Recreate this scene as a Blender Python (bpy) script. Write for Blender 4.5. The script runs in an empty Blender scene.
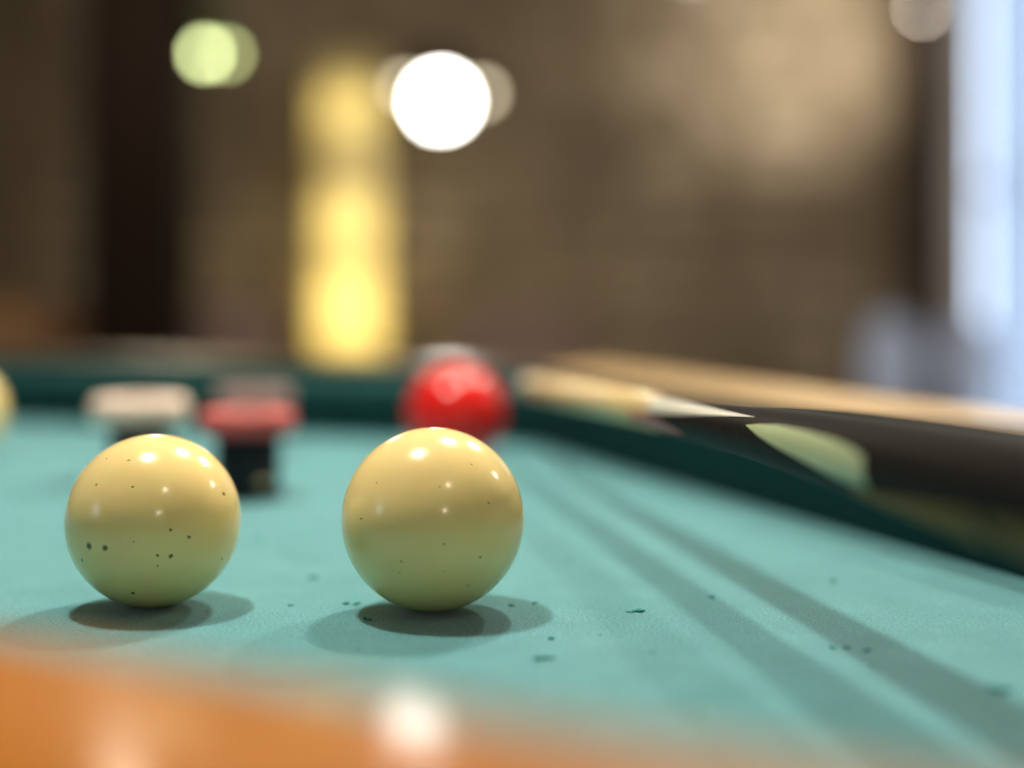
import bpy, bmesh, math, random
from mathutils import Vector, Matrix

random.seed(7)
sc = bpy.context.scene
COL = sc.collection
PI = math.pi

# ------------------------------------------------------------------ camera
# plan coordinates: x to the right, y away from the camera, cloth at z = TZ
TZ = 0.80
CAMZ = TZ + 0.108
cam_d = bpy.data.cameras.new('camera')
cam = bpy.data.objects.new('camera', cam_d)
COL.objects.link(cam)
cam.location = (0, 0, CAMZ)
cam.rotation_euler = (PI / 2, 0, 0)
cam_d.lens = 50.0
cam_d.sensor_width = 36.0
cam_d.shift_y = -93.0 / 1024.0
cam_d.clip_start = 0.01
cam_d.dof.use_dof = True
cam_d.dof.focus_distance = 0.466
cam_d.dof.aperture_fstop = 2.15
sc.camera = cam

# ------------------------------------------------------------------ world
w = bpy.data.worlds.new('daylight')
sc.world = w
w.use_nodes = True
bg = w.node_tree.nodes['Background']
bg.inputs['Color'].default_value = (0.70, 0.82, 1.0, 1)
bg.inputs['Strength'].default_value = 5.0

# ------------------------------------------------------------------ view
sc.view_settings.view_transform = 'Standard'
sc.view_settings.look = 'None'
sc.view_settings.gamma = 1.0
sc.view_settings.exposure = 0.0
sc.view_settings.use_curve_mapping = False
sc.cycles.use_denoising = True
sc.cycles.max_bounces = 8
sc.cycles.sample_clamp_indirect = 6.0

# lamps over the table: their mirror images sit on the balls
LAMP_H = 0.93
LAMPS = [(-0.243, 0.621), (0.145, 1.125), (0.523, 1.620)]
LAMP_W = (35.0, 32.0, 28.0)
LAMP_C = (1.0, 0.94, 0.83)


def point(name, loc, watts, color, radius=0.03, parent=None):
    d = bpy.data.lights.new(name, 'POINT')
    d.energy = watts
    d.color = color
    d.shadow_soft_size = radius
    o = bpy.data.objects.new(name, d)
    COL.objects.link(o)
    o.location = loc
    if parent:
        o.parent = parent
    return o


def spot(name, loc, target, watts, color, angle, blend=1.0, radius=0.03, parent=None):
    d = bpy.data.lights.new(name, 'SPOT')
    d.energy = watts
    d.color = color
    d.spot_size = angle
    d.spot_blend = blend
    d.shadow_soft_size = radius
    o = bpy.data.objects.new(name, d)
    COL.objects.link(o)
    v = Vector(target) - Vector(loc)
    o.location = loc
    o.rotation_euler = v.to_track_quat('-Z', 'Y').to_euler()
    if parent:
        o.parent = parent
        o.matrix_parent_inverse = Matrix.Translation(-Vector(parent.location))
    return o


# ------------------------------------------------------------------ helpers
def link(name, me, mat=None, parent=None, smooth=False, loc=None):
    o = bpy.data.objects.new(name, me)
    COL.objects.link(o)
    if mat:
        me.materials.append(mat)
    if smooth:
        for p in me.polygons:
            p.use_smooth = True
    if loc is not None:
        o.location = loc
    if parent:
        o.parent = parent
    return o


def obj(name, bm, mat=None, parent=None, smooth=False, loc=None):
    bmesh.ops.recalc_face_normals(bm, faces=bm.faces)
    me = bpy.data.meshes.new(name)
    bm.to_mesh(me)
    bm.free()
    return link(name, me, mat, parent, smooth, loc)


def empty(name, loc, label, cat, group=None, rz=0):
    o = bpy.data.objects.new(name, None)
    COL.objects.link(o)
    o.empty_display_size = 0.05
    o.location = loc
    o.rotation_euler = (0, 0, rz)
    return tag(o, label, cat, group)


def tag(o, label, cat, group=None):
    o['label'] = label
    o['category'] = cat
    if group:
        o['group'] = group
    return o


def struct(o):
    o['kind'] = 'structure'
    return o


def add_box(bm, x0, x1, y0, y1, z0, z1, bevel=0.0, seg=2):
    r = bmesh.ops.create_cube(bm, size=1.0)
    vs = r['verts']
    for v in vs:
        v.co = Vector(((x0 + x1) / 2 + v.co.x * (x1 - x0), (y0 + y1) / 2 + v.co.y * (y1 - y0),
                       (z0 + z1) / 2 + v.co.z * (z1 - z0)))
    if bevel:
        es = list({e for v in vs for e in v.link_edges})
        bmesh.ops.bevel(bm, geom=es, offset=bevel, segments=seg, profile=0.5, affect='EDGES')
    return bm


def box(x0, x1, y0, y1, z0, z1, bevel=0.0, seg=2):
    return add_box(bmesh.new(), x0, x1, y0, y1, z0, z1, bevel, seg)


def add_lathe(bm, prof, n=32, cx=0, cy=0, cz=0, close=True):
    rings = []
    for r, z in prof:
        if r < 1e-6:
            rings.append([bm.verts.new((cx, cy, cz + z))])
        else:
            rings.append([bm.verts.new((cx + r * math.cos(2 * PI * k / n), cy + r * math.sin(2 * PI * k / n), cz + z))
                          for k in range(n)])
    for a, b in zip(rings, rings[1:]):
        for k in range(n):
            q = (k + 1) % n
            if len(a) == 1 and len(b) == 1:
                continue
            if len(a) == 1:
                bm.faces.new((a[0], b[q], b[k]))
            elif len(b) == 1:
                bm.faces.new((a[k], a[q], b[0]))
            else:
                bm.faces.new((a[k], a[q], b[q], b[k]))
    return bm


def lathe(prof, n=32, **k):
    return add_lathe(bmesh.new(), prof, n, **k)


def add_bar(bm, p, q, r, n=10):
    p, q = Vector(p), Vector(q)
    d = (q - p).normalized()
    u = d.orthogonal().normalized()
    v = d.cross(u)
    ra, rb = (r, r) if not isinstance(r, tuple) else r
    A = [bm.verts.new(p + ra * (u * math.cos(2 * PI * k / n) + v * math.sin(2 * PI * k / n))) for k in range(n)]
    B = [bm.verts.new(q + rb * (u * math.cos(2 * PI * k / n) + v * math.sin(2 * PI * k / n))) for k in range(n)]
    for k in range(n):
        bm.faces.new((A[k], A[(k + 1) % n], B[(k + 1) % n], B[k]))
    bm.faces.new(list(reversed(A)))
    bm.faces.new(B)
    return bm


def bar(p, q, r, n=10):
    return add_bar(bmesh.new(), p, q, r, n)


def sphere(r, u=48, v=32, cz=0.0):
    bm = bmesh.new()
    bmesh.ops.create_uvsphere(bm, u_segments=u, v_segments=v, radius=r)
    if cz:
        for q in bm.verts:
            q.co.z += cz
    return bm


# ------------------------------------------------------------------ materials
def new_mat(name):
    m = bpy.data.materials.new(name)
    m.use_nodes = True
    nt = m.node_tree
    return m, nt, nt.nodes['Principled BSDF']


def plain(name, col, rough=0.5, metal=0.0, spec=0.5, coat=0.0, emit=None, es=0.0, vary=0.0, vscale=20.0, bump=0.0):
    m, nt, b = new_mat(name)
    b.inputs['Base Color'].default_value = (*col, 1)
    b.inputs['Roughness'].default_value = rough
    b.inputs['Metallic'].default_value = metal
    b.inputs['Specular IOR Level'].default_value = spec
    b.inputs['Coat Weight'].default_value = coat
    b.inputs['Coat Roughness'].default_value = 0.05
    if emit:
        b.inputs['Emission Color'].default_value = (*emit, 1)
        b.inputs['Emission Strength'].default_value = es
    if vary or bump:
        tc = nt.nodes.new('ShaderNodeTexCoord')
        n = nt.nodes.new('ShaderNodeTexNoise')
        n.inputs['Scale'].default_value = vscale
        n.inputs['Detail'].default_value = 5
        nt.links.new(tc.outputs['Object'], n.inputs['Vector'])
        if vary:
            r = nt.nodes.new('ShaderNodeValToRGB')
            r.color_ramp.elements[0].position = 0.3
            r.color_ramp.elements[1].position = 0.7
            r.color_ramp.elements[0].color = (*[c * (1 - vary) for c in col], 1)
            r.color_ramp.elements[1].color = (*[min(1, c * (1 + vary)) for c in col], 1)
            nt.links.new(n.outputs['Fac'], r.inputs['Fac'])
            nt.links.new(r.outputs['Color'], b.inputs['Base Color'])
        if bump:
            bp = nt.nodes.new('ShaderNodeBump')
            bp.inputs['Strength'].default_value = bump
            bp.inputs['Distance'].default_value = 0.01
            nt.links.new(n.outputs['Fac'], bp.inputs['Height'])
            nt.links.new(bp.outputs['Normal'], b.inputs['Normal'])
    return m


def wood(name, c0, c1, rough=0.3, coat=0.6, scale=(6, 60, 60), coat_rough=0.06):
    m, nt, b = new_mat(name)
    tc = nt.nodes.new('ShaderNodeTexCoord')
    mp = nt.nodes.new('ShaderNodeMapping')
    mp.inputs['Scale'].default_value = scale
    n = nt.nodes.new('ShaderNodeTexNoise')
    n.inputs['Scale'].default_value = 1.0
    n.inputs['Detail'].default_value = 6
    n.inputs['Distortion'].default_value = 0.6
    r = nt.nodes.new('ShaderNodeValToRGB')
    r.color_ramp.elements[0].position = 0.3
    r.color_ramp.elements[1].position = 0.7
    r.color_ramp.elements[0].color = (*c0, 1)
    r.color_ramp.elements[1].color = (*c1, 1)
    nt.links.new(tc.outputs['Object'], mp.inputs['Vector'])
    nt.links.new(mp.outputs['Vector'], n.inputs['Vector'])
    nt.links.new(n.outputs['Fac'], r.inputs['Fac'])
    nt.links.new(r.outputs['Color'], b.inputs['Base Color'])
    b.inputs['Roughness'].default_value = rough
    b.inputs['Coat Weight'].default_value = coat
    b.inputs['Coat Roughness'].default_value = coat_rough
    return m


def felt(name, base, dark, light, rough=0.95, sheen=0.25):
    m, nt, b = new_mat(name)
    N, L = nt.nodes, nt.links
    tc = N.new('ShaderNodeTexCoord')
    fine = N.new('ShaderNodeTexNoise')
    fine.inputs['Scale'].default_value = 1100
    fine.inputs['Detail'].default_value = 3
    mid = N.new('ShaderNodeTexNoise')
    mid.inputs['Scale'].default_value = 45
    mid.inputs['Detail'].default_value = 6
    L.new(tc.outputs['Object'], fine.inputs['Vector'])
    L.new(tc.outputs['Object'], mid.inputs['Vector'])
    r1 = N.new('ShaderNodeValToRGB')
    r1.color_ramp.elements[0].position = 0.32
    r1.color_ramp.elements[1].position = 0.70
    r1.color_ramp.elements[0].color = (*dark, 1)
    r1.color_ramp.elements[1].color = (*light, 1)
    L.new(fine.outputs['Fac'], r1.inputs['Fac'])
    mx = N.new('ShaderNodeMix')
    mx.data_type = 'RGBA'
    mx.inputs[0].default_value = 0.75
    mx.inputs[6].default_value = (*base, 1)
    L.new(r1.outputs['Color'], mx.inputs[7])
    r2 = N.new('ShaderNodeValToRGB')
    r2.color_ramp.elements[0].position = 0.30
    r2.color_ramp.elements[1].position = 0.75
    r2.color_ramp.elements[0].color = (0.86, 0.90, 0.90, 1)
    r2.color_ramp.elements[1].color = (1.10, 1.06, 1.06, 1)
    L.new(mid.outputs['Fac'], r2.inputs['Fac'])
    mu = N.new('ShaderNodeMix')
    mu.data_type = 'RGBA'
    mu.blend_type = 'MULTIPLY'
    mu.inputs[0].default_value = 1.0
    L.new(mx.outputs[2], mu.inputs[6])
    L.new(r2.outputs['Color'], mu.inputs[7])
    L.new(mu.outputs[2], b.inputs['Base Color'])
    b.inputs['Roughness'].default_value = rough
    b.inputs['Specular IOR Level'].default_value = 0.15
    b.inputs['Sheen Weight'].default_value = sheen
    b.inputs['Sheen Roughness'].default_value = 0.5
    bp = N.new('ShaderNodeBump')
    bp.inputs['Strength'].default_value = 0.55
    bp.inputs['Distance'].default_value = 0.0004
    L.new(fine.outputs['Fac'], bp.inputs['Height'])
    L.new(bp.outputs['Normal'], b.inputs['Normal'])
    return m


def ball_mat(name, col, chips=(), specks=True, rough=0.17, coat=0.0):
    """glossy old ball; chips = (direction, radius) worn pits in object space"""
    m, nt, b = new_mat(name)
    N, L = nt.nodes, nt.links
    tc = N.new('ShaderNodeTexCoord')
    n = N.new('ShaderNodeTexNoise')
    n.inputs['Scale'].default_value = 26
    n.inputs['Detail'].default_value = 4
    L.new(tc.outputs['Object'], n.inputs['Vector'])
    r = N.new('ShaderNodeValToRGB')
    r.color_ramp.elements[0].position = 0.3
    r.color_ramp.elements[1].position = 0.7
    r.color_ramp.elements[0].color = (*[c * 0.95 for c in col], 1)
    r.color_ramp.elements[1].color = (*[min(1, c * 1.04) for c in col], 1)
    L.new(n.outputs['Fac'], r.inputs['Fac'])
    out = r.outputs['Color']
    if chips:
        wob = N.new('ShaderNodeTexNoise')
        wob.inputs['Scale'].default_value = 900
        L.new(tc.outputs['Object'], wob.inputs['Vector'])
        sb = N.new('ShaderNodeVectorMath')
        sb.operation = 'SUBTRACT'
        L.new(wob.outputs['Color'], sb.inputs[0])
        sb.inputs[1].default_value = (0.5, 0.5, 0.5)
        ml = N.new('ShaderNodeVectorMath')
        ml.operation = 'SCALE'
        ml.inputs['Scale'].default_value = 0.0013
        L.new(sb.outputs[0], ml.inputs[0])
        ad = N.new('ShaderNodeVectorMath')
        L.new(tc.outputs['Object'], ad.inputs[0])
        L.new(ml.outputs[0], ad.inputs[1])
        acc = None
        for p, rad in chips:
            ds = N.new('ShaderNodeVectorMath')
            ds.operation = 'DISTANCE'
            L.new(ad.outputs[0], ds.inputs[0])
            ds.inputs[1].default_value = p
            mr = N.new('ShaderNodeMapRange')
            mr.inputs['From Min'].default_value = rad * 0.8
            mr.inputs['From Max'].default_value = rad * 1.6
            mr.inputs['To Min'].default_value = 0.9
            mr.inputs['To Max'].default_value = 0.0
            L.new(ds.outputs['Value'], mr.inputs['Value'])
            if acc is None:
                acc = mr.outputs[0]
            else:
                mxm = N.new('ShaderNodeMath')
                mxm.operation = 'MAXIMUM'
                L.new(acc, mxm.inputs[0])
                L.new(mr.outputs[0], mxm.inputs[1])
                acc = mxm.outputs[0]
        mx = N.new('ShaderNodeMix')
        mx.data_type = 'RGBA'
        L.new(acc, mx.inputs[0])
        L.new(out, mx.inputs[6])
        mx.inputs[7].default_value = (0.06, 0.045, 0.02, 1)
        out = mx.outputs[2]
    L.new(out, b.inputs['Base Color'])
    b.inputs['Roughness'].default_value = rough
    b.inputs['Specular IOR Level'].default_value = 0.5
    b.inputs['Coat Weight'].default_value = coat
    b.inputs['Subsurface Weight'].default_value = 0.4
    b.inputs['Subsurface Radius'].default_value = (1.0, 0.55, 0.22)
    b.inputs['Subsurface Scale'].default_value = 0.009
    return m


def glow(name, col, strength):
    m = bpy.data.materials.new(name)
    m.use_nodes = True
    nt = m.node_tree
    nt.nodes.remove(nt.nodes['Principled BSDF'])
    e = nt.nodes.new('ShaderNodeEmission')
    e.inputs['Color'].default_value = (*col, 1)
    e.inputs['Strength'].default_value = strength
    nt.links.new(e.outputs[0], nt.nodes['Material Output'].inputs['Surface'])
    return m


def stone(name):
    m, nt, b = new_mat(name)
    N, L = nt.nodes, nt.links
    tc = N.new('ShaderNodeTexCoord')
    n = N.new('ShaderNodeTexNoise')
    n.inputs['Scale'].default_value = 2.3
    n.inputs['Detail'].default_value = 8
    n.inputs['Roughness'].default_value = 0.62
    L.new(tc.outputs['Object'], n.inputs['Vector'])
    r = N.new('ShaderNodeValToRGB')
    e = r.color_ramp.elements
    e[0].position, e[0].color = 0.30, (0.17, 0.13, 0.088, 1)
    e[1].position, e[1].color = 0.72, (0.48, 0.415, 0.32, 1)
    q = e.new(0.5)
    q.color = (0.29, 0.235, 0.165, 1)
    L.new(n.outputs['Fac'], r.inputs['Fac'])
    L.new(r.outputs['Color'], b.inputs['Base Color'])
    b.inputs['Roughness'].default_value = 0.9
    bp = N.new('ShaderNodeBump')
    bp.inputs['Strength'].default_value = 0.6
    bp.inputs['Distance'].default_value = 0.02
    n2 = N.new('ShaderNodeTexNoise')
    n2.inputs['Scale'].default_value = 40
    L.new(tc.outputs['Object'], n2.inputs['Vector'])
    L.new(n2.outputs['Fac'], bp.inputs['Height'])
    L.new(bp.outputs['Normal'], b.inputs['Normal'])
    return m


M = {}
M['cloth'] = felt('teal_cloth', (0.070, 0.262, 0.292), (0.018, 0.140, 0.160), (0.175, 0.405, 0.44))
M['cushion'] = felt('cushion_cloth_shade', (0.010, 0.055, 0.055), (0.006, 0.033, 0.033), (0.020, 0.085, 0.084), 0.95, 0.0)  # the teal bed cloth darkened to hold shade on the cushions
M['rail'] = wood('rail_wood', (0.34, 0.100, 0.003), (0.42, 0.138, 0.006), 0.5, 0.40, (6, 60, 60), 0.12)
M['rail'].node_tree.nodes['Principled BSDF'].inputs['Specular IOR Level'].default_value = 0.1
M['rail_glare'] = wood('rail_wood_glare', (0.54, 0.33, 0.15), (0.64, 0.42, 0.21), 0.4, 0.8, (6, 60, 60), 0.09)  # rail wood made paler to carry the light it reflects
M['rail_shade'] = wood('rail_wood_shade', (0.035, 0.022, 0.012), (0.07, 0.045, 0.025), 0.35, 0.6)  # rail wood made darker to carry the dim reflection on the far side
M['ash'] = wood('ash_wood', (0.64, 0.43, 0.19), (0.74, 0.53, 0.27), 0.4, 0.1, (20, 400, 400))
M['ebony'] = wood('ebony', (0.008, 0.007, 0.007), (0.018, 0.015, 0.0145), 0.5, 0.0, (20, 300, 300), 0.12)
M['ebony'].node_tree.nodes['Principled BSDF'].inputs['Specular IOR Level'].default_value = 0.04
M['pale_glint'] = wood('pale_glint', (0.88, 0.84, 0.72), (0.92, 0.89, 0.80), 0.35, 1.0, (30, 500, 500), 0.23)
M['green_glint'] = wood('green_glint', (0.80, 0.86, 0.50), (0.90, 0.94, 0.66), 0.35, 0.5, (30, 500, 500), 0.28)
M['brown_point'] = wood('brown_point', (0.46, 0.19, 0.02), (0.56, 0.26, 0.04), 0.5, 0.0, (30, 300, 300))
M['red_glint'] = plain('red_glint', (0.75, 0.04, 0.04), 0.3, coat=0.6, vary=0.1, vscale=200)
M['leather'] = plain('tip_leather', (0.10, 0.16, 0.22), 0.9, vary=0.2, vscale=300)
M['ferrule'] = plain('ferrule_white', (0.75, 0.72, 0.62), 0.3, vary=0.05, vscale=200)
M['crumb'] = plain('crumb', (0.02, 0.22, 0.21), 0.9, vary=0.3, vscale=500)
M['white_rubber'] = plain('white_rubber', (0.80, 0.60, 0.50), 0.55, vary=0.06, vscale=90)
M['pink_rubber'] = plain('pink_rubber', (0.30, 0.16, 0.15), 0.6, vary=0.08, vscale=90)
M['red_rubber'] = plain('red_rubber', (0.55, 0.085, 0.08), 0.5, vary=0.08, vscale=90)
M['maroon'] = plain('maroon_post', (0.040, 0.006, 0.008), 0.6, spec=0.2, vary=0.15, vscale=60)
M['blueblack'] = plain('blue_black_post', (0.012, 0.020, 0.028), 0.6, spec=0.2, vary=0.15, vscale=60)
M['brass'] = plain('brass', (0.62, 0.50, 0.28), 0.25, 1.0, vary=0.05, vscale=90)
M['stone'] = stone('wall_stone')
M['mortar'] = plain('mortar', (0.20, 0.16, 0.11), 0.95, vary=0.25, vscale=9, bump=0.3)
M['plaster'] = plain('plaster', (0.50, 0.44, 0.35), 0.9, vary=0.08, vscale=4, bump=0.1)
M['ceil'] = plain('ceiling_paint', (0.42, 0.36, 0.28), 0.9, vary=0.06, vscale=3)
M['floor'] = wood('floor_wood', (0.10, 0.055, 0.028), (0.17, 0.095, 0.05), 0.45, 0.2, (2, 25, 25))
M['dark_wood'] = wood('dark_wood', (0.006, 0.003, 0.002), (0.012, 0.006, 0.004), 0.8, 0.0, (30, 30, 3))
M['dark_wood'].node_tree.nodes['Principled BSDF'].inputs['Specular IOR Level'].default_value = 0.1
M['brown_wood'] = wood('brown_wood', (0.022, 0.010, 0.006), (0.04, 0.02, 0.011), 0.65, 0.1, (30, 30, 3))
M['frame'] = plain('frame_paint', (0.62, 0.61, 0.62), 0.5, vary=0.04, vscale=10)
M['black_metal'] = plain('black_metal', (0.015, 0.015, 0.016), 0.4, 0.6, vary=0.1, vscale=30)
M['tan_chair'] = wood('tan_chair', (0.22, 0.11, 0.045), (0.30, 0.17, 0.08), 0.4, 0.3, (30, 30, 4))
M['grey_chair'] = plain('grey_chair', (0.26, 0.22, 0.17), 0.6, vary=0.08, vscale=20)
M['rose_chair'] = plain('rose_chair', (0.20, 0.13, 0.11), 0.6, vary=0.08, vscale=20)
M['blue_chair'] = plain('blue_chair', (0.52, 0.66, 1.0), 0.45, vary=0.05, vscale=20)

# ================================================================== ROOM
RX0, RX1, RY0, RY1, RZ = -4.0, 3.2, -3.0, 5.2, 2.8
T = 0.18
struct(obj('floor', box(RX0 - T, RX1 + T, RY0 - T, RY1 + T, -0.1, 0.0), M['floor']))
struct(obj('ceiling', box(RX0 - T, RX1 + T, RY0 - T, RY1 + T, RZ, RZ + 0.1), M['ceil']))
struct(obj('wall_right', box(RX1, RX1 + T, RY0, RY1, 0, RZ), M['plaster']))
struct(obj('wall_front', box(RX0, RX1, RY0 - T, RY0, 0, RZ), M['plaster']))

# left wall with a window opening behind and left of the camera
LW = (-1.50, -0.55, 1.35, 2.35)     # y0 y1 z0 z1
bm = bmesh.new()
add_box(bm, RX0 - T, RX0, RY0, LW[0], 0, RZ)
add_box(bm, RX0 - T, RX0, LW[1], RY1, 0, RZ)
add_box(bm, RX0 - T, RX0, LW[0], LW[1], 0, LW[2])
add_box(bm, RX0 - T, RX0, LW[0], LW[1], LW[3], RZ)
struct(obj('wall_left', bm, M['plaster']))

# back wall with the tall glazed window at the right
BW = (1.63, 2.75, 0.12, 2.45)       # x0 x1 z0 z1
bm = bmesh.new()
add_box(bm, RX0 - T, BW[0], RY1, RY1 + T, 0, RZ)
add_box(bm, BW[1], RX1 + T, RY1, RY1 + T, 0, RZ)
add_box(bm, BW[0], BW[1], RY1, RY1 + T, 0, BW[2])
add_box(bm, BW[0], BW[1], RY1, RY1 + T, BW[3], RZ)
wb = struct(obj('wall_back', bm, M['mortar']))

# rough stones of the back wall: far out of focus, joined into one relief
bm = bmesh.new()
z = 0.02
while z < RZ - 0.05:
    h = random.uniform(0.10, 0.20)
    h = min(h, RZ - 0.01 - z)
    x = RX0 + 0.01
    while x < RX1 - 0.03:
        wd = random.uniform(0.16, 0.42)
        x1 = min(x + wd, RX1 - 0.01)
        inside = x1 > BW[0] - 0.13 and x < BW[1] + 0.13 and z < BW[3] + 0.1
        if not inside and x1 - x > 0.05:
            dep = random.uniform(0.012, 0.045)
            g = 0.010
            r = bmesh.ops.create_cube(bm, size=1.0)
            for v in r['verts']:
                front = v.co.y < 0
                s = 0.86 if front else 1.0
                v.co = Vector(((x + x1) / 2 + v.co.x * (x1 - x - 2 * g) * s + random.uniform(-.008, .008),
                               RY1 - (dep + random.uniform(-.004, .004) if front else -0.01),
                               z + h / 2 + v.co.z * (h - 2 * g) * s + random.uniform(-.006, .006)))
        x = x1
    z += h
st = obj('stones', bm, M['stone'], wb)
st['kind'] = 'stuff'

# the tall window: frame, mullion, panes
def window(name, mat, axis, a0, a1, z0, z1, p0, p1, cols=2, rows=2):
    """axis 'x': lies in a wall across y (p0..p1 deep); 'y': in a wall across x"""
    def B(bm, u0, u1, w0, w1, d0, d1):
        if axis == 'x':
            add_box(bm, u0, u1, d0, d1, w0, w1, 0.004, 1)
        else:
            add_box(bm, d0, d1, u0, u1, w0, w1, 0.004, 1)
    fr = bmesh.new()
    t = 0.075
    B(fr, a0, a0 + t, z0, z1, p0, p1)
    B(fr, a1 - t, a1, z0, z1, p0, p1)
    B(fr, a0 + t, a1 - t, z0, z0 + t, p0, p1)
    B(fr, a0 + t, a1 - t, z1 - t, z1, p0, p1)
    o = struct(obj(name, fr, mat))
    pm = (p0 + p1) / 2
    us = [a0 + t + (a1 - a0 - 2 * t) * i / cols for i in range(cols + 1)]
    ws = [z0 + t + (z1 - z0 - 2 * t) * i / rows for i in range(rows + 1)]
    for u in us[1:-1]:
        b_ = bmesh.new()
        B(b_, u - 0.02, u + 0.02, z0 + t, z1 - t, p0 + 0.02, p1 - 0.02)
        obj('mullion', b_, mat, o)
    for q in ws[1:-1]:
        b_ = bmesh.new()
        B(b_, a0 + t, a1 - t, q - 0.015, q + 0.015, p0 + 0.025, p1 - 0.025)
        obj('glazing_bar', b_, mat, o)
    for i in range(cols):
        for j in range(rows):
            b_ = bmesh.new()
            B(b_, us[i] + .004, us[i + 1] - .004, ws[j] + .004, ws[j + 1] - .004, pm - 0.003, pm + 0.003)
            obj('pane', b_, GLASS, o)
    return o


GLASS = bpy.data.materials.new('window_glass')
GLASS.use_nodes = True
_nt = GLASS.node_tree
_nt.nodes.remove(_nt.nodes['Principled BSDF'])
_tr = _nt.nodes.new('ShaderNodeBsdfTransparent')
_tr.inputs['Color'].default_value = (0.96, 0.98, 1.0, 1)
_gl = _nt.nodes.new('ShaderNodeBsdfGlossy')
_gl.inputs['Roughness'].default_value = 0.02
_mx = _nt.nodes.new('ShaderNodeMixShader')
_mx.inputs[0].default_value = 0.06
_nt.links.new(_tr.outputs[0], _mx.inputs[1])
_nt.links.new(_gl.outputs[0], _mx.inputs[2])
_nt.links.new(_mx.outputs[0], _nt.nodes['Material Output'].inputs['Surface'])

window('window_1', M['frame'], 'x', BW[0], BW[1], BW[2], BW[3], RY1 + 0.02, RY1 + 0.10, 1, 2)
window('window_2', M['frame'], 'y', LW[0], LW[1], LW[2], LW[3], RX0 - 0.12, RX0 - 0.04, 2, 2)
SHEER = bpy.data.materials.new('sheer_cloth')
SHEER.use_nodes = True
_nt = SHEER.node_tree
_nt.nodes.remove(_nt.nodes['Principled BSDF'])
_t = _nt.nodes.new('ShaderNodeBsdfTranslucent')
_w = _nt.nodes.new('ShaderNodeTexWave')
_w.inputs['Scale'].default_value = 400
_r = _nt.nodes.new('ShaderNodeValToRGB')
_r.color_ramp.elements[0].color = (0.24, 0.26, 0.29, 1)
_r.color_ramp.elements[1].color = (0.29, 0.31, 0.34, 1)
_nt.links.new(_w.outputs['Fac'], _r.inputs['Fac'])
_nt.links.new(_r.outputs['Color'], _t.inputs['Color'])
_nt.links.new(_t.outputs[0], _nt.nodes['Material Output'].inputs['Surface'])
bm = bmesh.new()
rows = []
for k in range(121):
    u = k / 120
    xx = BW[0] + 0.08 + u * (BW[1] - BW[0] - 0.07)
    yy = RY1 - 0.055 + 0.022 * math.sin(u * 58 + 0.8 * math.sin(u * 11))
    rows.append([bm.verts.new((xx, yy, zz)) for zz in (0.05, 1.3, 2.55)])
for a, b in zip(rows, rows[1:]):
    for k in range(2):
        bm.faces.new((a[k], b[k], b[k + 1], a[k + 1]))
cu = obj('curtain', bm, SHEER, None, True)
tag(cu, 'sheer bluish white curtain hanging over the tall window', 'curtain')
obj('curtain_rod', bar((BW[0] - 0.02, RY1 - 0.055, 2.56), (BW[1] + 0.08, RY1 - 0.055, 2.56), 0.010, 12), M['black_metal'], cu)
# brown timber beside the tall window
struct(obj('trim_2', box(1.548, 1.70, RY1 - 0.022, RY1 - 0.0, 0, 2.6, 0.004, 1), M['frame']))
struct(obj('trim_1', box(1.415, 1.545, RY1 - 0.14, RY1 - 0.0, 0, RZ, 0.006, 1), M['brown_wood']))

# dark timber post, free standing in the room
tag(obj('timber_post', box(-1.06, -0.82, 3.5, 3.7, 0, RZ, 0.008, 2), M['dark_wood']),
    'almost black square timber post running from floor to ceiling', 'post')


# ================================================================== BACKGROUND FURNITURE AND LAMPS
def chair(x, y, rz, mat, label, top=0.86, wd=0.40, round_=False, group=None):
    c = empty('chair', (x, y, 0), label, 'chair', group, rz)
    hw = wd / 2
    obj('seat', box(-hw, hw, -0.20, 0.20, 0.43, 0.47, 0.015, 2), mat, c)
    if round_:
        b_ = bmesh.new()
        n, hh = 28, 0.15
        F = [b_.verts.new((hw * math.cos(2 * PI * k / n), 0.19, top - hh + hh * math.sin(2 * PI * k / n))) for k in range(n)]
        G = [b_.verts.new((v.co.x, 0.225, v.co.z)) for v in F]
        b_.faces.new(F)
        b_.faces.new(list(reversed(G)))
        for k in range(n):
            q = (k + 1) % n
            b_.faces.new((F[k], G[k], G[q], F[q]))
        obj('backrest', b_, mat, c)
        z1 = top - hh
    else:
        obj('backrest', box(-hw + 0.01, hw - 0.01, 0.185, 0.215, 0.62, top, 0.012, 2), mat, c)
        z1 = 0.7
    for s in (-1, 1):
        obj('leg', bar((s * (hw - 0.03), -0.17, 0.0), (s * (hw - 0.03), -0.17, 0.432), 0.016, 8), mat, c)
        obj('leg', bar((s * (hw - 0.03), 0.20, 0.0), (s * (hw - 0.03), 0.18, 0.432), 0.016, 8), mat, c)
        obj('back_post', bar((s * (hw - 0.03), 0.185, 0.465), (s * (hw - 0.06), 0.205, z1), 0.013, 8), mat, c)
    return c


chair(1.16, 4.15, 0.0, M['blue_chair'], 'pale blue round-backed chair standing in front of the brown timber', 0.838, 0.175, True)
chair(1.405, 4.20, 0.0, M['blue_chair'], 'pale blue round-backed chair standing in front of the tall window', 0.838, 0.175, True)
chair(-1.27, 3.65, 0.1, M['tan_chair'], 'orange-brown wooden chair far off at the left edge', 0.88, 0.34)
chair(-1.33, 4.25, -0.15, M['grey_chair'], 'greyish beige chair just left of the dark timber post', 0.89, 0.16 + 0.12)
chair(-0.86, 4.4, 0.2, M['rose_chair'], 'dull rose-brown chair just right of the dark timber post', 0.87, 0.30)
chair(0.03, 4.3, 0.0, M['rose_chair'], 'dull rose-brown chair behind the red ball, far across the room', 0.84, 0.42)

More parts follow.
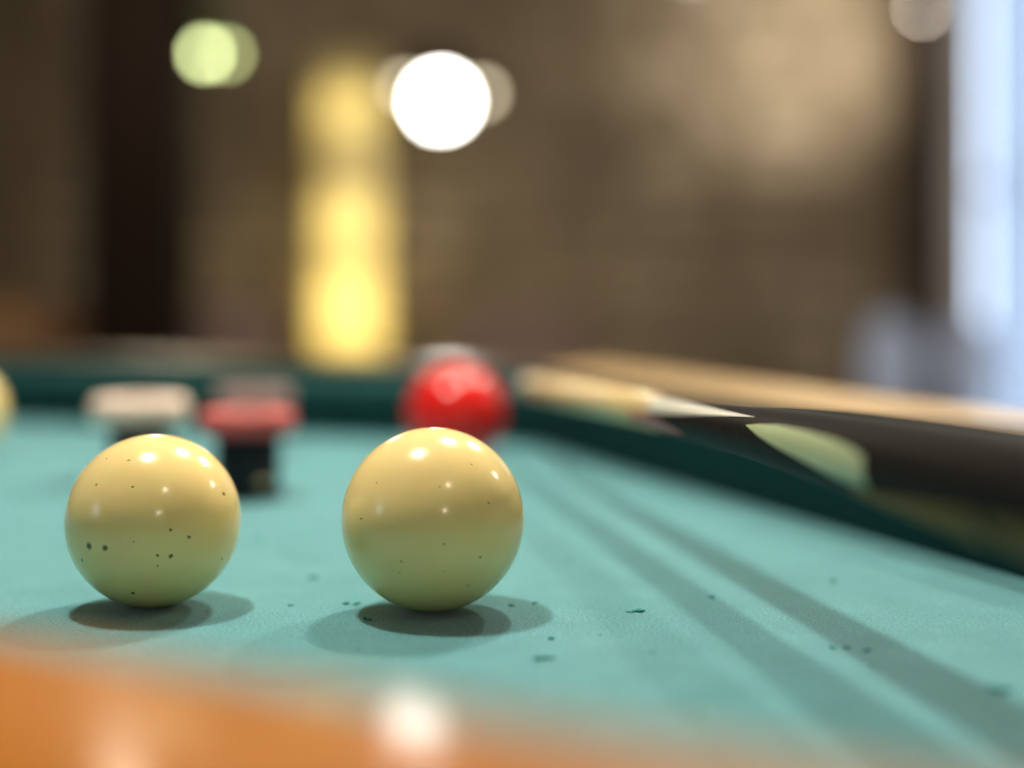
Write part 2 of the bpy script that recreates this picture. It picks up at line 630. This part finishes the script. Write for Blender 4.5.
# tall paper column lamp, its three bulbs shining through the shade
PAPER = bpy.data.materials.new('lamp_paper')
PAPER.use_nodes = True
_nt = PAPER.node_tree
_nt.nodes.remove(_nt.nodes['Principled BSDF'])
_d = _nt.nodes.new('ShaderNodeBsdfDiffuse')
_t = _nt.nodes.new('ShaderNodeBsdfTranslucent')
_m = _nt.nodes.new('ShaderNodeMixShader')
_m.inputs[0].default_value = 0.6
_n = _nt.nodes.new('ShaderNodeTexNoise')
_n.inputs['Scale'].default_value = 30
_r = _nt.nodes.new('ShaderNodeValToRGB')
_r.color_ramp.elements[0].color = (0.84, 0.76, 0.50, 1)
_r.color_ramp.elements[1].color = (0.90, 0.84, 0.60, 1)
_nt.links.new(_n.outputs['Fac'], _r.inputs['Fac'])
_nt.links.new(_r.outputs['Color'], _d.inputs['Color'])
_nt.links.new(_r.outputs['Color'], _t.inputs['Color'])
_nt.links.new(_d.outputs[0], _m.inputs[1])
_nt.links.new(_t.outputs[0], _m.inputs[2])
_nt.links.new(_m.outputs[0], _nt.nodes['Material Output'].inputs['Surface'])
CLX, CLY = -0.548, 4.8
cl = empty('column_lamp', (CLX, CLY, 0), 'tall glowing yellow paper column lamp standing before the stone wall', 'lamp')
obj('base', lathe([(0, 0), (0.13, 0), (0.13, 0.03), (0.125, 0.035), (0, 0.035)], 40), M['black_metal'], cl)
obj('shade', lathe([(0.116, 0.036), (0.116, 1.70), (0.113, 1.70), (0.113, 0.036)], 48), PAPER, cl, True)
obj('stem', lathe([(0, 0.035), (0.008, 0.035), (0.008, 1.6), (0, 1.6)], 12), M['black_metal'], cl)
YEL = (1.0, 0.88, 0.52)
point('bulb_light', (0.0, -0.03, 0.88), 3.6, YEL, 0.025, cl)
point('bulb_light', (0.0, -0.03, 1.16), 1.6, YEL, 0.025, cl)
point('bulb_light', (0.0, -0.03, 1.54), 1.5, YEL, 0.025, cl)


def pendant(name, x, y, z, label, bulb_r, bulb_mat, shade_mat, side=(), shade_r=0.13, group=None):
    """z = centre of the bulb; local origin at the bulb, hung from the ceiling"""
    p = empty(name, (x, y, z), label, 'lamp', group)
    obj('cord', bar((0, 0, bulb_r + 0.10), (0, 0, RZ - z - 0.02), 0.004, 8), M['black_metal'], p)
    obj('ceiling_rose', lathe([(0, RZ - z - 0.03), (0.05, RZ - z - 0.03), (0.055, RZ - z), (0, RZ - z)], 24), M['black_metal'], p)
    a = bulb_r * 0.45
    obj('shade', lathe([(0.02, bulb_r + 0.11), (0.03, bulb_r + 0.10), (shade_r, a + 0.012), (shade_r + 0.003, a + 0.008),
                        (shade_r - 0.006, a + 0.008), (0.026, bulb_r + 0.09), (0.0, bulb_r + 0.09)], 32), shade_mat, p, True)
    obj('bulb', sphere(bulb_r, 24, 16), bulb_mat, p, True)
    for sx, sz, sr, sm in side:
        obj('side_glow', sphere(sr, 16, 10, 0), sm, p, True).location = (sx, 0, sz)
    return p


def at(px, py, y):
    return ((px - 512) / 1422 * y, y, CAMZ + (291 - py) / 1422 * y)


M['shade_dark'] = plain('shade_dark', (0.03, 0.025, 0.02), 0.5, vary=0.1, vscale=30)
M['shade_green'] = plain('shade_green', (0.05, 0.10, 0.04), 0.3, vary=0.1, vscale=30)
g_white = glow('bulb_white', (1.0, 0.97, 0.88), 32.0)
g_dim = glow('side_glint', (1.0, 0.86, 0.58), 7.0)  # glow for the reflections beside the white bulb
g_green = glow('bulb_green', (0.80, 0.90, 0.40), 21.0)
g_green2 = glow('bulb_green_dim', (0.72, 0.80, 0.34), 11.0)
g_pale = glow('bulb_pale', (1.0, 0.86, 0.70), 26.0)

x, y, z = at(441, 101, 4.2)
pendant('pendant_lamp', x, y, z, 'blazing white pendant bulb right of the yellow column lamp', 0.064, g_white, M['shade_dark'],
        [(-0.105, 0.040, 0.019, g_dim), (0.120, 0.022, 0.019, g_dim)], 0.19)  # dim side spheres stand for reflections beside the bulb
x, y, z = at(205, 54, 4.0)
pendant('pendant_lamp', x, y, z, 'small yellow-green pendant lamp beside the dark timber post', 0.016, g_green, M['shade_green'],
        [(0.060, -0.001, 0.015, g_green2)], 0.08)
x, y, z = at(690, -38, 4.4)
pendant('pendant_lamp', x, y, z, 'dim grey-white pendant lamp cut off by the top edge', 0.045, glow('bulb_soft', (1, 0.9, 0.8), 2.0),
        M['shade_dark'], (), 0.14)

# ceiling spotlight that grazes the stone wall near the tall window
x, y, z = at(922, 9, 4.5)
sp = empty('spotlight', (x, y, z), 'small pale spotlight hanging near the tall window', 'lamp')
obj('drop_rod', bar((0, 0, 0.05), (0, 0, RZ - z), 0.006, 8), M['black_metal'], sp)
obj('housing', lathe([(0.0, 0.055), (0.028, 0.055), (0.036, 0.02), (0.036, 0.0), (0.033, 0.0), (0.033, 0.018), (0, 0.03)], 24), M['black_metal'], sp, True)
obj('bulb', sphere(0.010, 16, 10), g_pale, sp, True)
spot('spot_light', (x - 0.03, y + 0.02, z - 0.02), (1.02, RY1, z + 0.02), 42.0, (1.0, 0.90, 0.74), math.radians(95), 1.0, 0.02, sp)

# small warm lamps out of frame, some known by their glints, the near-rail one added as fill
def wall_lamp(x, y, z, label, watts, r=0.05, es=9.0):
    p = empty('globe_lamp', (x, y, z), label, 'lamp')
    obj('globe', sphere(r, 24, 16), glow('globe_glow', (1.0, 0.80, 0.52), es), p, True)
    obj('cord', bar((0, 0, r), (0, 0, RZ - z), 0.004, 8), M['black_metal'], p)
    point('globe_light', (0, 0, -r - 0.06), watts, (1.0, 0.84, 0.62), 0.05, p)
    return p


wall_lamp(0.75, -1.85, 1.75, 'warm globe lamp hanging behind the viewpoint', 12, 0.03, 8.0)
wall_lamp(0.55, -0.50, 2.25, 'unseen fill globe added high over the near rail', 8, 0.05, 4.0)  # added lamp, lights the camera side of the balls
wall_lamp(-0.74, 3.0, 1.675, 'bright globe lamp hanging between the table and the timber post', 6, 0.05, 70.0)
wall_lamp(2.2, 1.85, 2.35, 'warm globe lamp hanging over the right side of the room', 30, 0.05, 3.0)

# three-lamp bar above the table
lb = empty('billiard_light', (LAMPS[1][0], LAMPS[1][1], TZ + LAMP_H), 'three-shade billiard light hanging over the green table', 'lamp')
dx, dy = LAMPS[2][0] - LAMPS[1][0], LAMPS[2][1] - LAMPS[1][1]
top = 0.17
obj('bar', bar((-dx * 1.15, -dy * 1.15, top), (dx * 1.15, dy * 1.15, top), 0.012, 12), M['brass'], lb)
for s in (-0.8, 0.8):
    obj('hanger', bar((dx * s, dy * s, top), (dx * s, dy * s, RZ - TZ - LAMP_H), 0.004, 8), M['brass'], lb)
for i, (lx, ly) in enumerate(LAMPS):
    ox, oy = lx - LAMPS[1][0], ly - LAMPS[1][1]
    obj('shade', lathe([(0.015, top - 0.01), (0.02, 0.12), (0.17, 0.052), (0.172, 0.048), (0.168, 0.05), (0.018, 0.114), (0, 0.114)], 32,
                       cx=ox, cy=oy), M['shade_green'], lb, True)
    point('lamp_light', (ox, oy, 0.0), LAMP_W[i], LAMP_C, 0.034, lb)

# ================================================================== TABLE
# cushion line of the playing field, counter-clockwise from the near right corner
POLY = [(0.4029, -0.0276), (0.0161, 1.001), (-0.60, 1.266), (-0.95, 1.08), (-0.94, 0.80), (-0.60, 0.524)]


def offset(poly, d):
    """corner points of the outline moved outward by d; the near rail is narrower than the others"""
    n = len(poly)
    L = []
    for i in range(n):
        p, q = Vector(poly[i]), Vector(poly[(i + 1) % n])
        e = (q - p).normalized()
        k = IN + (d - IN) * 0.80 if (i == n - 1 and d > IN) else d
        L.append((p + Vector((e.y, -e.x)) * k, e))
    res = []
    for i in range(n):
        (p, e), (q, f) = L[i - 1], L[i]
        t = (q - p).cross(f) / e.cross(f)
        res.append(p + e * t)
    return res


IN = 0.008          # where the wood starts, measured outward from the foot of the cushion
OUT = 0.088
table = empty('billiard_table', (-0.35, 0.72, 0), 'green cloth billiard table with glossy orange wooden rails', 'table')
TL = Vector((-0.35, 0.72, 0))


def extrude_side(i, prof, zoff=TZ):
    """solid bar along side i of the table with mitred ends; prof = closed loop of (offset, z)"""
    bm = bmesh.new()
    A, B = [], []
    for off, zz in prof:
        P = offset(POLY, off)
        a, b = P[i], P[(i + 1) % len(POLY)]
        A.append(bm.verts.new((a.x - TL.x, a.y - TL.y, zz + zoff)))
        B.append(bm.verts.new((b.x - TL.x, b.y - TL.y, zz + zoff)))
    n = len(prof)
    for k in range(n):
        q = (k + 1) % n
        bm.faces.new((A[k], A[q], B[q], B[k]))
    bm.faces.new(A)
    bm.faces.new(list(reversed(B)))
    return bm


P = offset(POLY, IN - 0.002)
bm = bmesh.new()
tops = [bm.verts.new((p.x - TL.x, p.y - TL.y, TZ)) for p in P]
bots = [bm.verts.new((p.x - TL.x, p.y - TL.y, TZ - 0.03)) for p in P]
bm.faces.new(tops)
bm.faces.new(list(reversed(bots)))
for k in range(len(P)):
    q = (k + 1) % len(P)
    bm.faces.new((tops[k], tops[q], bots[q], bots[k]))
obj('bed_cloth', bm, M['cloth'], table)

CUSH = [(0.000, 0.0005), (-0.0105, 0.030), (-0.012, 0.034), (-0.0105, 0.0385), (-0.006, 0.0415), (IN - 0.0015, 0.0465),
        (IN - 0.0015, 0.0005)]
SEAM = [(IN - 0.0014, 0.040), (IN - 0.0014, 0.0510), (IN - 0.0001, 0.0510), (IN - 0.0001, 0.040)]
WOOD = [(IN, -0.06), (IN, 0.0505), (IN + 0.0015, 0.0522), (IN + 0.050, 0.0552), (IN + 0.064, 0.0546), (OUT - 0.002, 0.050),
        (OUT, 0.045), (OUT, -0.06)]
for i in range(len(POLY)):
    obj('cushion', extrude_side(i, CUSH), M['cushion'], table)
    obj('seam_strip', extrude_side(i, SEAM), M['black_metal'], table)
    wd = {0: M['rail_glare'], 1: M['rail_shade']}.get(i, M['rail'])
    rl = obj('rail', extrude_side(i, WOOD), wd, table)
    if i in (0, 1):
        rl['label'] = ('wooden rail with reflected light painted pale', 'wooden rail painted dark for its dim reflections')[i]
    obj('apron', extrude_side(i, [(IN + 0.01, -0.22), (IN + 0.01, -0.0605), (OUT - 0.012, -0.0605), (OUT - 0.012, -0.22)]), M['rail'], table)
Pl = offset(POLY, 0.0)
for p in Pl:
    o = obj('leg', lathe([(0, 0), (0.035, 0), (0.045, 0.08), (0.055, 0.58), (0.055, TZ - 0.031), (0, TZ - 0.031)], 20), M['rail'], table, True)
    o.location = (p.x - TL.x, p.y - TL.y, 0)

# ------------------------------------------------------------------ balls
CREAM = (0.92, 0.70, 0.31)


def chips_from(pts, cx, cy, R, r, centre):
    """worn pits on the side of the ball that faces the camera"""
    v = (cam.location - Vector(centre)).normalized()
    right = Vector((0, 0, 1)).cross(v).normalized()
    up = v.cross(right)
    out = []
    for px, py, rad in pts:
        a, b = (px - cx) / R, -(py - cy) / R
        c = math.sqrt(max(0.0, 1 - a * a - b * b))
        out.append((tuple((right * a + up * b + v * c) * r), rad))
    return out


def ball(x, y, r, mat, label):
    bm = sphere(r, 96, 64)
    return tag(obj('billiard_ball', bm, mat, None, True, (x, y, TZ + r + 0.0002)), label, 'ball')


RB = 0.03075
LB = 0.0293
c1 = chips_from([(471, 468, .00022), (487, 505, .0003), (444, 543, .0003), (403, 559, .0003), (402, 570, .00022),
                 (479, 556, .00038), (444, 569, .0002), (467, 583, .00028), (379, 484, .0002), (364, 519, .0002), (440, 489, .0002)],
                433.5, 519.5, 92.0, RB, (-0.0267, 0.4807, TZ + RB))
c2 = chips_from([(93, 543, .00095), (108, 545, .0008), (86, 556, .0004), (156, 554, .0005), (168, 555, .0006), (156, 564, .0003),
                 (133, 589, .00055), (185, 538, .0005), (219, 498, .0005), (217, 561, .0004), (133, 489, .0003), (134, 540, .0003),
                 (99, 485, .0003), (108, 460, .0003), (129, 463, .0003), (168, 531, .0004), (211, 578, .0003)],
                152.5, 521.0, 85.5, LB, (-0.1226, 0.4868, TZ + LB))
ball(-0.0267, 0.4807, RB, ball_mat('cream_ball_clean', CREAM, c1), 'cream ball in sharp focus in front of the red ball')
ball(-0.1226, 0.4868, LB, ball_mat('cream_ball_chipped', CREAM, c2), 'cream ball with dark chips in front of the white-ringed bumper')
ball(-0.353, 0.90, RB, ball_mat('cream_ball_far', CREAM), 'blurred cream ball cut off by the left edge')
red = ball_mat('red_ball', (0.74, 0.010, 0.008), (), True, 0.17)
red.node_tree.nodes['Principled BSDF'].inputs['Specular IOR Level'].default_value = 0.5
ball(-0.0350, 0.885, RB, red, 'shiny red ball near the far cushion')


# ------------------------------------------------------------------ bumpers
def bumper(x, y, ring_r, ring_mat, post_mat, label, hz=0.0425, th=0.0075, bead=False):
    b = empty('bumper', (x, y, TZ), label, 'bumper', 'rubber-ringed bumper posts on the cloth')
    obj('post', lathe([(0, 0.0003), (0.018, 0.0003), (0.018, 0.004), (0.016, 0.006), (0.0165, 0.012), (0.0165, hz - th), (0.013, hz - th + 0.001), (0.013, hz + th - 0.003),
                       (0.012, hz + th - 0.001), (0, hz + th - 0.0008)], 32), post_mat, b, True)
    prof = []
    ri = 0.0131
    m = (ring_r + ri) / 2
    hw = (ring_r - ri) / 2
    for k in range(20):
        a = 2 * PI * k / 20
        c, s = math.cos(a), math.sin(a)
        prof.append((m + hw * (abs(c) ** 0.5) * (1 if c > 0 else -1), hz + th * (abs(s) ** 0.6) * (1 if s > 0 else -1)))
    prof.append(prof[0])
    obj('rubber_ring', lathe(prof, 40), ring_mat, b, True)
    if bead:
        obj('bead', sphere(0.0035, 16, 10), M['brass'], b, True).location = (0.0095, -0.0125, 0.009)  # small brass sphere near the foot of the post
    return b


bumper(-0.2120, 0.81, 0.0275, M['white_rubber'], M['maroon'], 'bumper post with a whitish rubber ring behind the chipped cream ball', 0.0402, 0.0074)
bumper(-0.1385, 0.745, 0.0250, M['red_rubber'], M['blueblack'], 'dark bumper post with a bright red rubber ring', 0.0392, 0.0062, True)
bumper(-0.1690, 0.93, 0.0250, M['pink_rubber'], M['maroon'], 'bumper post with a dull pink rubber ring behind the red-ringed one', 0.0375, 0.0068)

# ------------------------------------------------------------------ cue
def cue_axis(d):
    return Vector((0.080 + 0.18 * (0.478 - d), d, TZ + 0.0606 + 0.0265 * (0.478 - d)))


def cue_r(d):
    T_ = [(-0.5, 0.0160), (0.20, 0.0148), (0.305, 0.0140), (0.367, 0.0120), (0.478, 0.0086), (0.557, 0.0078), (0.86, 0.0064)]
    d = min(max(d, T_[0][0]), T_[-1][0])
    for (a, ra), (b, rb) in zip(T_, T_[1:]):
        if d <= b:
            return ra + (rb - ra) * (d - a) / (b - a)


AX = (cue_axis(0) - cue_axis(1)).normalized()
UP = (Vector((0, 0, 1)) - AX * AX.z).normalized()
LF = AX.cross(UP).normalized()
if LF.x > 0:
    LF = -LF


def ring(bm, d, n=40, extra=0.0, rr=None):
    c = cue_axis(d)
    r = (cue_r(d) if rr is None else rr) + extra
    return [bm.verts.new(c - CO + r * (UP * math.cos(2 * PI * k / n) + LF * math.sin(2 * PI * k / n))) for k in range(n)]


CO = cue_axis(0.10)


def cone_part(name, ds, mat, cue, extras=None):
    bm = bmesh.new()
    R = [ring(bm, d, extra=(extras[i] if extras else 0)) for i, d in enumerate(ds)]
    for a, b in zip(R, R[1:]):
        for k in range(len(a)):
            q = (k + 1) % len(a)
            bm.faces.new((a[k], a[q], b[q], b[k]))
    bm.faces.new(R[0])
    bm.faces.new(list(reversed(R[-1])))
    return obj(name, bm, mat, cue, True)


def cue_slip(name, mat, cue, stations):
    """stations: (d, centre angle, half width) in degrees from the top towards the left; a thin curved slip on the cue surface"""
    bm = bmesh.new()
    rows = []
    m = 10
    for d, ac, hw in stations:
        for ex in (0.00025,):
            c = cue_axis(d)
            r = cue_r(d) + ex
            row = []
            for k in range(m + 1):
                a = math.radians(ac + hw * (2 * k / m - 1))
                row.append(bm.verts.new(c - CO + r * (UP * math.cos(a) + LF * math.sin(a))))
            rows.append(row)
    for a, b in zip(rows, rows[1:]):
        for k in range(m):
            bm.faces.new((a[k], a[k + 1], b[k + 1], b[k]))
    # thickness: skirt down into the cue
    o_faces = list(bm.faces)
    r_ = bmesh.ops.solidify(bm, geom=o_faces, thickness=0.0006)
    o = obj(name, bm, mat, cue, True)
    o.data.set_sharp_from_angle(angle=math.radians(40))
    return o


cue = empty('billiard_cue', CO, 'billiard cue with pale shaft and black butt lying across the near rail', 'cue')
cone_part('tip', [0.8705, 0.868, 0.862], M['leather'], cue, [-0.003, -0.0003, 0])
cone_part('ferrule', [0.862, 0.842], M['ferrule'], cue)
cone_part('shaft', [0.842, 0.75, 0.66, 0.575], M['ash'], cue)
cone_part('butt', [0.575, 0.557, 0.52, 0.478, 0.44, 0.40, 0.367, 0.335, 0.305, 0.25, 0.20, 0.10, 0.0, -0.2, -0.45], M['ebony'], cue)
cone_part('bumper_cap', [-0.45, -0.465, -0.47], M['black_metal'], cue, [0, 0, -0.004])
cue_slip('pale_glint', M['pale_glint'], cue, [(0.577, 52, 32), (0.555, 51, 28), (0.53, 50, 21), (0.50, 48, 12), (0.455, 46, 0.6)])  # painted highlight: lacquer shine built as a pale slip
cue_slip('green_glint', M['green_glint'], cue, [(0.458, 66, 0.6), (0.445, 70, 11), (0.43, 74, 18), (0.405, 82, 23), (0.385, 90, 26), (0.372, 95, 25), (0.362, 99, 20)])  # painted reflection in the lacquer, built as a light green slip
cue_slip('brown_point', M['brown_point'], cue, [(0.378, 135, 4), (0.36, 135, 14), (0.32, 135, 24), (0.25, 135, 28), (0.12, 135, 30)])
cue_slip('red_glint', M['red_glint'], cue, [(0.605, 112, 18), (0.575, 112, 24), (0.555, 116, 15), (0.530, 124, 1)])  # reflection of the red ball painted on as a slip

# ------------------------------------------------------------------ crumbs of chalk and fluff on the cloth
bm = bmesh.new()


def crumb(x, y, s):
    n = random.randint(2, 4)
    for _ in range(n):
        r = bmesh.ops.create_icosphere(bm, subdivisions=1, radius=1.0)
        ox, oy = random.gauss(0, s * 0.9), random.gauss(0, s * 0.7)
        sx, sy, sz = s * random.uniform(.5, 1), s * random.uniform(.4, .9), s * random.uniform(.25, .45)
        for v in r['verts']:
            v.co = Vector((x + ox + v.co.x * sx, y + oy + v.co.y * sy, TZ + sz * 0.7 + v.co.z * sz))


for px, py, s in [(352, 604, .0011), (362, 620, .001), (512, 606, .0007), (535, 604, .0006), (548, 640, .0009), (640, 611, .0013),
                  (632, 612, .0008), (546, 660, .0012), (710, 597, .0010), (291, 606, .0006), (830, 648, .0009), (848, 648, .0008),
                  (868, 651, .0009), (996, 690, .0014), (833, 581, .0010), (260, 541, .001), (312, 578, .001), (570, 560, .0007)]:
    d = 153.6 / (py - 291)
    crumb((px - 512) / 1422 * d, d, s * 1.35)
for _ in range(60):
    d = random.uniform(0.36, 0.9)
    x = random.uniform(-0.34, 0.30) * d
    if x < 0.37 - 0.376 * d:
        crumb(x, d, random.uniform(.0002, .0005))
o = obj('chalk_crumbs', bm, M['crumb'])
o['kind'] = 'stuff'
tag(o, 'tiny dark green crumbs of chalk and fluff scattered on the cloth', 'crumbs')
